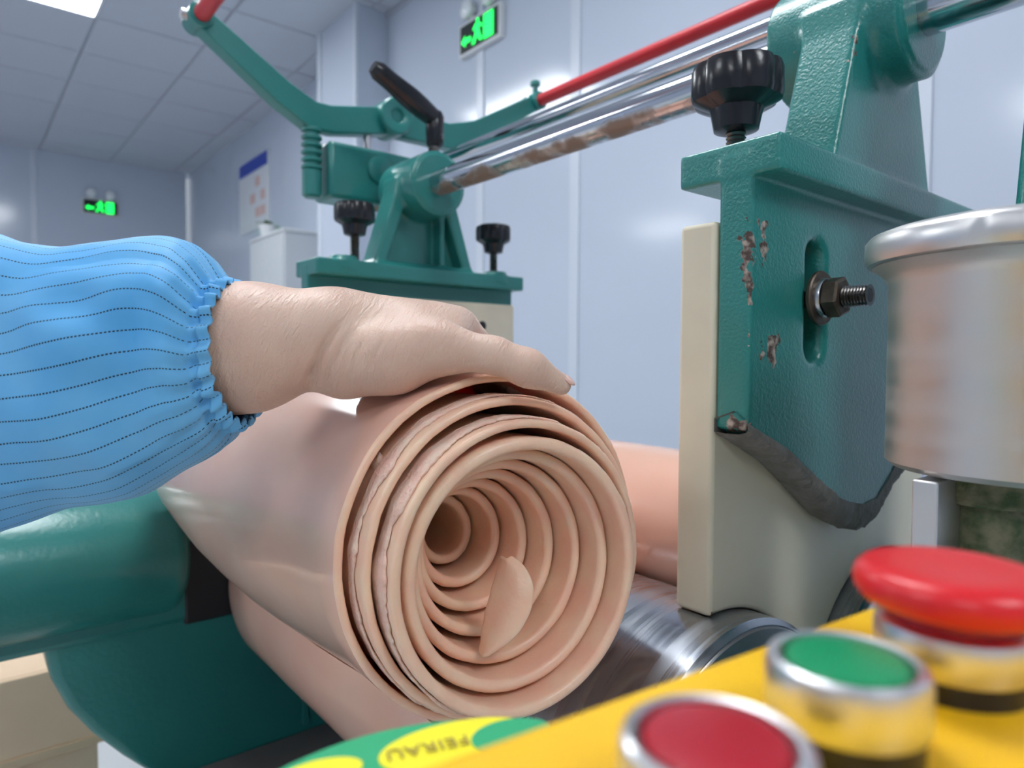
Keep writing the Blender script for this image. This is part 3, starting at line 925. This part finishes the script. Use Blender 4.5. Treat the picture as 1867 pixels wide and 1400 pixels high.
def rub_pt(th, r, s, u=0):
    up_ = .003*(3-u) if u < 3 else .0014*(u-3)
    c = AO+ax_d*s+Vector((float(np.interp(s, BEND_S, BEND_X)), 0, up_*math.exp(-max(0, s-.1)*4)))
    return c+(a1*math.cos(th)+a2*math.sin(th))*r


nth = int(NT*88); V, F = [], []
prof_n = None
LEN = .60
th0 = math.radians(250)
for i in range(nth+1):
    u = i/nth*NT                               # turns from outside
    th = th0+u*2*PI
    r_o = R_OUT-PITCHR*u-.0008*math.sin(2*th+1.0)
    rag = max(0, 1-abs(u-1.2)/2.2)
    nz = mnoise.noise(Vector((math.cos(th)*5, math.sin(th)*5, u*2.3)))
    nz2 = mnoise.noise(Vector((math.cos(th)*22, math.sin(th)*22, u*3.7)))
    sf = s_front(u)+rag*(.0022*nz+.0010*nz2)
    t = TH*(1+.10*nz)*float(np.interp(u, [0, 2.6, 3.0, 3.6, 5], [.74, .78, 1.15, 1.2, 1.05]))
    r_o += .0006*nz
    r_i = r_o-t; hh = t/2
    row = []
    tail = [.03, .06, .10, .14, .19, .24, .30, .38, .48, LEN] if u < 1.05 else [.01, .02, .04, .06, .09, .13, .18, .24, .30, LEN*.8]
    for s in tail[::-1]: row.append((sf+s, r_i))
    for k in range(7):
        a = -PI/2+PI*k/6
        row.append((sf+hh*.9-hh*.9*math.cos(a), r_o-hh+hh*math.sin(a)))
    for s in tail: row.append((sf+s, r_o))
    prof_n = len(row)
    for (s, r) in row:
        V.append(rub_pt(th, r*(fat(s) if u < 1.05 else 1+.05*(fat(s)-1)), s, u))
for i in range(nth):
    for k in range(prof_n-1):
        F.append((i*prof_n+k, i*prof_n+k+1, (i+1)*prof_n+k+1, (i+1)*prof_n+k))
me = mesh('scroll', V, F)
o = link('wound_sheet', me, 'rubber', rr_)
me.materials.append(MATS['rubber_skin'])
# the calendered outside face is glossier than the cut rims
pm = [0]*len(me.polygons)
for p in me.polygons:
    i = p.index//(prof_n-1); k = p.index % (prof_n-1)
    if k >= 16 and i/nth*NT < 1.05: pm[p.index] = 1
me.polygons.foreach_set('material_index', pm)

# torn fringe: ragged burr lying on the outside of each following turn
V, F = [], []
nf = 900
for i in range(nf+1):
    u = .02+i/nf*2.45; th = th0+u*2*PI
    r2 = R_OUT-PITCHR*(u+1)-.0008*math.sin(2*th+1.0)
    n1 = mnoise.noise(Vector((math.cos(th)*7, math.sin(th)*7, u*1.9+5))); n2 = mnoise.noise(Vector((math.cos(th)*34, math.sin(th)*34, u*2+9)))
    n3 = mnoise.noise(Vector((math.cos(th)*2.4, math.sin(th)*2.4, u*1.3+2)))
    sa, sb = s_front(u+1), s_front(u)
    q = min(.97, max(.12, .42-.55*n3-.22*n1-.16*n2))
    q = max(q, 1-min(1, min(u-.02, 2.47-u)*8))
    sj = sa+.002+max(.001, sb-sa)*q
    th_ = .0016+.0007*n1
    end = max(sb+.006, sj+.002)
    for (rr, ss_) in ((.0002, sj+.0007), (th_*.7, sj), (th_, sj+.0006), (th_*1.1+.0005*n2, sj*.55+end*.45), (th_*1.25+.0004*n1, end)):
        V.append(rub_pt(th, r2+rr, ss_, u+1))
for i in range(nf):
    for k in range(4):
        F.append((i*5+k, i*5+k+1, i*5+6+k, i*5+5+k))
link('torn_fringe', mesh('fringe', V, F), 'rubber_torn', rr_)
# a loose crumb stuck between two turns
def blob(name, c, rad, seed, m, par):
    bm = bmesh.new(); bmesh.ops.create_icosphere(bm, subdivisions=3, radius=1)
    for v in bm.verts:
        k = 1+.28*mnoise.noise(v.co*1.7+Vector((seed, 0, 0)))
        v.co = Vector(c)+Vector((v.co.x*rad[0], v.co.y*rad[1], v.co.z*rad[2]))*k
    me = bpy.data.meshes.new(name); bm.to_mesh(me); bm.free()
    return link(name, me, m, par)
blob('crumb', W(690, 856, .405), (.0040, .0040, .0095), 3, 'rubber_torn', rr_)
# tongue of the inner end folded back inside
tp = np.array([(876, 1190, .420), (879, 1150, .422), (885, 1115, .424), (896, 1075, .427), (907, 1040, .430), (915, 1012, .432)])
tq = np.array([(886, 1192, .412), (942, 1164, .408), (972, 1112, .409), (976, 1066, .412), (958, 1030, .418), (930, 1014, .424)])
V, F = [], []
nu, nv = 10, 20
tt = np.linspace(0, 5, nv+1)
tpf = np.stack([np.interp(tt, range(6), tp[:, c]) for c in range(3)], 1); tqf = np.stack([np.interp(tt, range(6), tq[:, c]) for c in range(3)], 1)
for _ in range(4):
    for arr_ in (tpf, tqf): arr_[1:-1] = .25*arr_[:-2]+.5*arr_[1:-1]+.25*arr_[2:]
for i in range(nv+1):
    A = W(*tpf[i]); B = W(*tqf[i])
    for j in range(nu+1):
        x = j/nu
        p = A.lerp(B, x)+fw*(-.006*math.sin(PI*x))
        p += cr*(.0016*mnoise.noise(Vector((i*.7, 2, 0))) if j == 0 else 0)
        V.append(p)
for i in range(nv):
    for j in range(nu):
        k = i*(nu+1)+j; F.append((k, k+1, k+nu+2, k+nu+1))
me = mesh('tongue', V, F)
o = link('folded_tongue', me, 'rubber', rr_)
md = o.modifiers.new('thick', 'SOLIDIFY'); md.thickness = .003; md.offset = 0
md = o.modifiers.new('sub', 'SUBSURF'); md.levels = 1; md.render_levels = 1
# web of sheet hanging from the roll down to the front mill roll
V, F = [], []
nb_, nk = 30, 96
for i in range(nb_+1):
    y = .425+(.972-.425)*i/nb_
    for k in range(nk):
        a = 2*PI*k/nk
        e_ = .014*mnoise.noise(Vector((math.cos(a)*2, math.sin(a)*2, 4))) if i == 0 else 0
        r = RR+(.0075 if 0 < i < nb_ else .004)+.0006*mnoise.noise(Vector((math.cos(a)*3, math.sin(a)*3, y*9)))
        V.append((RX+r*math.cos(a), y+e_, RZ+r*math.sin(a)))
for i in range(nb_):
    for k in range(nk): F.append((i*nk+k, (i+1)*nk+k, (i+1)*nk+(k+1) % nk, i*nk+(k+1) % nk))
me = mesh('band', V, F)
o = link('banded_sheet', me, 'rubber_skin', rr_)
# rolling bank in the nip
bk = thing('rubber_bank', (.555, .6, -.24), 'smooth peach rubber bank lying between the rolls behind the ivory plate', 'rubber')
V, F = [], []
nb_, nk = 26, 48
for i in range(nb_+1):
    y = .322+(.965-.322)*i/nb_
    for k in range(nk):
        a = 2*PI*k/nk
        r = 0.070*(1+.05*mnoise.noise(Vector((math.cos(a), math.sin(a), y*5))))
        V.append((.565+r*math.cos(a), y, -.161+r*math.sin(a)))
for i in range(nb_):
    for k in range(nk): F.append((i*nk+k, (i+1)*nk+k, (i+1)*nk+(k+1) % nk, i*nk+(k+1) % nk))
F += [tuple(range(nk)), tuple(nb_*nk+k for k in range(nk))[::-1]]
link('bank', mesh('bank', V, F), 'rubber_skin', bk)

# ================================================================== PERSON: left forearm and hand
pe = thing('person', tuple(W(430, 640, .415)), 'forearm and hand in a blue striped work sleeve pressing on the rubber roll', 'person')
cones = []                      # (a, b, ra, rb)


def P3(px, py, z): return tuple(W(px, py, z))


wr1, wr2 = P3(592, 618, .432), P3(596, 608, .462)
mcp = [(.262, .380, .021), (.2755, .3955, .021), (.288, .411, .015), (.298, .427, .006)]
pip = [(.303, .386, -.004), (.319, .404, -.005), (.329, .422, -.010), (.327, .441, -.016)]
dip = [(.330, .390, -.030), (.347, .410, -.034), (.353, .428, -.038), (.345, .448, -.038)]
tip = [(.348, .393, -.056), (.364, .414, -.061), (.368, .432, -.062), (.357, .453, -.056)]
frad = [(.0140, .0098, .0088, .0078), (.0142, .0100, .0090, .0080), (.0135, .0095, .0086, .0075), (.0125, .0086, .0078, .0068)]
T0, T1, T2, T3 = P3(632, 668, .424), P3(795, 634, .417), P3(902, 648, .415), P3(1022, 701, .424)


def hand_sdf(X, Y, Z):
    d = s_cone(X, Y, Z, P3(250, 650, .408), P3(455, 634, .416), .044, .0375)
    d = smin(d, s_cone(X, Y, Z, P3(455, 634, .416), P3(575, 613, .426), .0375, .0292), .01)
    d = smin(d, s_cone(X, Y, Z, P3(470, 625, .435), wr2, .033, .0250), .015)
    d = smin(d, s_cone(X, Y, Z, wr1, wr2, .0265, .0245), .012)
    wrs = [P3(610, 598, .440), P3(610, 597, .452), P3(610, 600, .464), P3(608, 606, .474)]
    for k in range(4):
        d = smin(d, s_cone(X, Y, Z, wrs[k], mcp[k], 0.0180 if k < 2 else .0175, frad[k][0]), .014)
    # palm pad and heel
    d = smin(d, s_cone(X, Y, Z, P3(640, 665, .455), P3(770, 640, .460), .021, .016), .016)
    # thenar
    th = s_cone(X, Y, Z, T0, P3(720, 652, .420), .0205, .0200)
    th = smin(th, s_cone(X, Y, Z, P3(720, 652, .420), T1, .0200, .0160), .012)
    d = smin(d, th, .013)
    d = smin(d, s_cone(X, Y, Z, P3(630, 596, .440), P3(790, 600, .446), .0205, .0150), .014)
    d = smin(d, s_cone(X, Y, Z, P3(760, 612, .432), P3(820, 612, .440), .017, .0125), .012)
    tb = s_cone(X, Y, Z, T1, T2, .0150, .0108)
    tb = smin(tb, s_cone(X, Y, Z, T2, P3(962, 671, .417), .0108, .0102), .006)
    tb = smin(tb, s_cone(X, Y, Z, P3(962, 671, .417), T3, .0100, .0072), .010)
    d = smin(d, tb, .010)
    for k in range(4):
        f = s_cone(X, Y, Z, mcp[k], pip[k], frad[k][0]*.92, frad[k][1])
        f = smin(f, s_cone(X, Y, Z, pip[k], dip[k], frad[k][1], frad[k][2]), .003)
        f = smin(f, s_cone(X, Y, Z, dip[k], tip[k], frad[k][2], frad[k][3]), .003)
        d = smin(d, f, .003)
    return d


allp = [P3(250, 650, .408), P3(455, 634, .416), T3, wr2]+mcp+tip
lo = [min(p[i] for p in allp)-(.05 if i != 2 else .055) for i in range(3)]
hi = [max(p[i] for p in allp)+.05 for i in range(3)]
me = nets_mesh('arm', hand_sdf, lo, hi, .0018, 5)
# shallow creases where the thumb ball meets the wrist and at the thumb joints
me.update()
co = np.empty(len(me.vertices)*3); me.vertices.foreach_get('co', co); co = co.reshape(-1, 3)
no = np.empty(len(me.vertices)*3); me.vertices.foreach_get('normal', no); no = no.reshape(-1, 3)
fwn, crn, cun = np.array(fw), np.array(cr), np.array(cu)
dz = co@fwn; ix = CX+FPX*(co@crn)/dz; iy = CY-FPX*(co@cun)/dz
disp = np.zeros(len(co))


def crease(p, q, wpx, depth, bend=0):
    global disp
    p = np.array(p, float); q = np.array(q, float); e = q-p; L2 = (e*e).sum()
    t = np.clip(((ix-p[0])*e[0]+(iy-p[1])*e[1])/L2, 0, 1)
    nrm = np.array([-e[1], e[0]])/math.sqrt(L2)
    dx = ix-p[0]-e[0]*t-nrm[0]*bend*4*t*(1-t); dy = iy-p[1]-e[1]*t-nrm[1]*bend*4*t*(1-t)
    fade = np.clip(np.minimum(t, 1-t)*6+.15, 0, 1)
    disp -= depth*np.exp(-(dx*dx+dy*dy)/(wpx*wpx))*fade


crease((562, 706), (622, 585), 7, .0036, -8)
crease((590, 704), (646, 600), 5, .0014, -6)
crease((632, 706), (662, 620), 4.5, .0012, -4)
crease((664, 702), (700, 618), 4.5, .0010, -4)
for k in range(12):
    x = 610+k*17; crease((x, 690-3*k), (x+22+k*2, 592+k*2), 3.6, .0005, -5)
for k in range(4): crease((908+k*9, 616+k*3), (902+k*9, 640+k*3), 4, .0003)
for k in range(5): crease((826+k*8, 640), (833+k*9, 664), 2.8, .0004)
co2 = co+no*disp[:, None]
me.vertices.foreach_set('co', co2.reshape(-1)); me.update()
link('arm', me, 'skin', pe)
# thumb nail
nc = P3(1021, 684, .419)
bm = bmesh.new(); bmesh.ops.create_uvsphere(bm, u_segments=20, v_segments=10, radius=1)
td = (Vector(T3)-Vector(P3(962, 671, .417))).normalized(); tn = (cu*.75-fw*.35+cr*.55); tn = (tn-td*tn.dot(td)).normalized(); ts = td.cross(tn)
nc = Vector(T3)+tn*.0053+td*.0022
for v in bm.verts: v.co = nc+td*(v.co.x*.0056)+ts*(v.co.y*.0052)+tn*(v.co.z*.0014-.12*v.co.x*.0056)
me = bpy.data.meshes.new('nail'); bm.to_mesh(me); bm.free()
link('thumb_nail', me, 'nail', pe)

# sleeve, running on past the elbow: sections (pixel column, top, bottom, depth)
sec = [(-900, 330, 1180, .372), (-700, 345, 1150, .376), (-520, 372, 1115, .381), (-340, 400, 1070, .386), (-170, 425, 1030, .392), (-80, 420, 1000, .396), (0, 422, 968, .399), (60, 441, 946, .400), (130, 457, 918, .401), (200, 439, 917, .402), (260, 427, 902, .403),
       (310, 427, 874, .405), (350, 438, 850, .407), (380, 462, 830, .409), (400, 490, 812, .411), (410, 508, 800, .412), (416, 514, 786, .412),
       (421, 513, 784, .412), (428, 513, 783, .413), (438, 514, 778, .413), (443, 517, 770, .413)]
NS = 176
fine = []
for (a, b) in zip(sec[:-1], sec[1:]):
    m_ = 5 if a[0] < 400 else 3
    for k in range(m_):
        q = k/m_; q2 = q
        fine.append(tuple(a[i]*(1-q2)+b[i]*q2 for i in range(4)))
fine.append(sec[-1])
# smooth the section list
arr = np.array(fine)
for _ in range(3): arr[1:-1] = .25*arr[:-2]+.5*arr[1:-1]+.25*arr[2:]
V, F, UV = [], [], []
for i, (px, yt, yb, z) in enumerate(arr):
    cpy = (yt+yb)/2; hhp = (yb-yt)/2
    C = W(px, cpy, z); hv = hhp/FPX*z
    edge_f = max(0, min(1, (px-330)/85))            # gathers grow towards the elastic
    hd = min(hv*(.78+.32*edge_f), .068)
    body_f = 1-edge_f
    slant = 1.0*max(0, min(1, (px-300)/100))
    for k in range(NS):
        a = 2*PI*k/NS
        ca, sa = math.cos(a), math.sin(a)           # ca: towards camera(-)/away, sa: up
        fold = .0085*body_f*mnoise.noise(Vector((px*.0065, ca*1.1+3, sa*1.6))) + .0050*body_f*mnoise.noise(Vector((px*.012+sa*1.2, ca*2.2, sa*2.6+5)))
        g = math.cos(26*a+1.3*math.sin(3*a))
        crim = .0016*g*(edge_f**2)
        if px > 412: crim = .0024*g
        if 411 < px < 424: fold -= .0022
        fold += .0022*mnoise.noise(Vector((px*.05, a*3.0, 1)))*edge_f
        rv, rd = hv+fold*(.35 if abs(sa) > .8 else 1)+crim, hd+fold+crim
        p = C+cu*(rv*sa)+fw*(rd*ca)+cr*(-slant*.0022*sa*(z/.41))
        p += cr*(edge_f*.0022*mnoise.noise(Vector((a*4, 2, 7))))
        V.append(p)
nr = len(arr)
for i in range(nr-1):
    for k in range(NS):
        F.append((i*NS+k, i*NS+(k+1) % NS, (i+1)*NS+(k+1) % NS, (i+1)*NS+k))
F.append(tuple(range(NS))[::-1])
me = mesh('sleeve', V, F)
uvl = me.uv_layers.new(name='UVMap')
for p in me.polygons:
    i = p.index//NS; k = p.index % NS
    if len(p.vertices) > 4: continue
    for li, (ii, kk) in zip(p.loop_indices, ((i, k), (i, k+1), (i+1, k+1), (i+1, k))):
        uu = (arr[ii][0]+170)/612
        wob = .006*mnoise.noise(Vector((uu*4, kk/NS*9, 3)))
        uvl.data[li].uv = (uu, kk/NS+wob)
o = link('sleeve', me, 'sleeve_cloth', pe)
md = o.modifiers.new('thick', 'SOLIDIFY'); md.thickness = .0012; md.offset = -1

# ================================================================== CONTROL BOX
ZP = -.0735
ang = math.atan2(-.013, .126)
cb_ = thing('control_box', (.13, .06, -.22), 'yellow control box with three push buttons in the foreground', 'control box')
Rz = Matrix.Rotation(ang, 4, 'Z'); piv = Vector((.15, .096, 0))


def rot(p):
    v = Vector(p)-piv; v = Rz @ v
    return v+piv


me = box_me((-.02, -.06, -.22), (.226, .096, ZP), .003, 3)
me.transform(Matrix.Translation(piv) @ Rz @ Matrix.Translation(-piv))
link('housing', me, 'yellow', cb_)


def push_button(x, y, lens, label):
    b = lathe('push_button', (x, y, ZP-.004), (0, 0, 1), [(0, .0138), (.0100, .0138)], 'black_plastic', cb_, 48)
    b['label'] = label
    lathe('bezel', (x, y, ZP+.0055), (0, 0, 1), [(0, .0142), (.0008, .0147), (.0085, .0147), (.0105, .0142), (.0112, .0132), (.0108, .0120), (.008, .0116)], 'bezel', b, 64)
    lathe('lens', (x, y, ZP+.0120), (0, 0, 1), [(0, .0115), (.0030, .0113), (.0042, .0104), (.0047, .008), (.005, .002)], lens, b, 48)
    return b


push_button(.0885, .059, 'button_red', 'flat red push button with chrome bezel')
push_button(.132, .0595, 'button_green', 'flat green push button with chrome bezel')
ex, ey = .1765, .0560
e = lathe('stop_button', (ex, ey, ZP-.003), (0, 0, 1), [(0, .0150), (.0085, .0150)], 'black_plastic', cb_, 48)
e['label'] = 'red mushroom emergency stop button'
lathe('bezel', (ex, ey, ZP+.0050), (0, 0, 1), [(0, .0155), (.0008, .016), (.0070, .016), (.0090, .0155), (.0096, .0142), (.009, .0135)], 'bezel', e, 64)
lathe('stem', (ex, ey, ZP+.0125), (0, 0, 1), [(0, .0132), (.007, .0128), (.009, .0125)], 'estop_stem', e, 48)
lathe('mushroom_cap', (ex, ey, ZP+.0178), (0, 0, 1), [(.001, .012), (0, .0165), (.0008, .0190), (.0025, .0203), (.0048, .0207), (.0068, .0202), (.0083, .0187), (.0090, .0165), (.0089, .012), (.0086, .006), (.0085, .001)], 'estop_red', e, 72)

# green half-round label shelf on the far side of the box
lx, ly, lz, lr = .0805, .111, -.110, .069
lp = thing('label_plate', (lx, ly+.03, lz-.004), 'green half-round plate with yellow oval lettering below the control box', 'label')
arc = []
for k in range(41):
    a = math.radians(-8+196*k/40)
    arc.append((lx+lr*math.cos(a), ly+lr*math.sin(a)))
link('plate', extrude_me(arc, lz-.004, lz, .0008, 'XY'), 'label_green', lp)


def flat_oval(name, c, ux, ra, rb, z, m):
    ux = Vector((ux[0], ux[1], 0)).normalized(); uy = Vector((-ux.y, ux.x, 0))
    pts_ = [Vector((c[0], c[1], 0))+ux*ra*math.cos(2*PI*k/48)+uy*rb*math.sin(2*PI*k/48) for k in range(48)]
    return link(name, extrude_me([(p.x, p.y) for p in pts_], lz, z, 0, 'XY'), m, lp)


def floor_pt(px, py, z):
    p = W(px, py, 1); k = z/p.z
    return p*k


A_, B_ = floor_pt(688, 1384, lz), floor_pt(955, 1322, lz)
oc = (A_+B_)/2; ux = B_-A_
flat_oval('oval', (oc.x+.0005, oc.y-.002), ux, ux.length/2+.001, .0115, lz+.0004, 'lemon')
oc2 = floor_pt(585, 1410, lz); flat_oval('oval', (oc2.x, oc2.y), ux, .011, .006, lz+.0004, 'lemon')
oc3 = floor_pt(935, 1343, lz); flat_oval('green_dot', (oc3.x, oc3.y), ux, .0125, .0085, lz+.0007, 'label_green')
cu_ = bpy.data.curves.new('lettering', 'FONT'); cu_.body = 'FEIRAU'; cu_.size = .0078; cu_.align_x = 'CENTER'; cu_.align_y = 'CENTER'; cu_.extrude = .0001
cu_.space_character = 1.08
tmp = bpy.data.objects.new('lettering', cu_); COL.objects.link(tmp)
dg = bpy.context.evaluated_depsgraph_get(); me = bpy.data.meshes.new_from_object(tmp.evaluated_get(dg)); bpy.data.objects.remove(tmp)
ta, tb_ = floor_pt(706, 1382, lz), floor_pt(852, 1352, lz)
tc_ = (ta+tb_)/2; tdv = ta-tb_; ang2 = math.atan2(tdv.y, tdv.x)
k = tdv.length/max(1e-6, max(v.co.x for v in me.vertices)-min(v.co.x for v in me.vertices))
me.transform(Matrix.Translation((tc_.x, tc_.y, lz+.0009)) @ Matrix.Rotation(ang2, 4, 'Z') @ Matrix.Scale(k, 4))
me.materials.clear()
link('lettering', me, 'label_print', lp, False)

for o in bpy.data.objects:
    if '_b' in o: del o['_b']
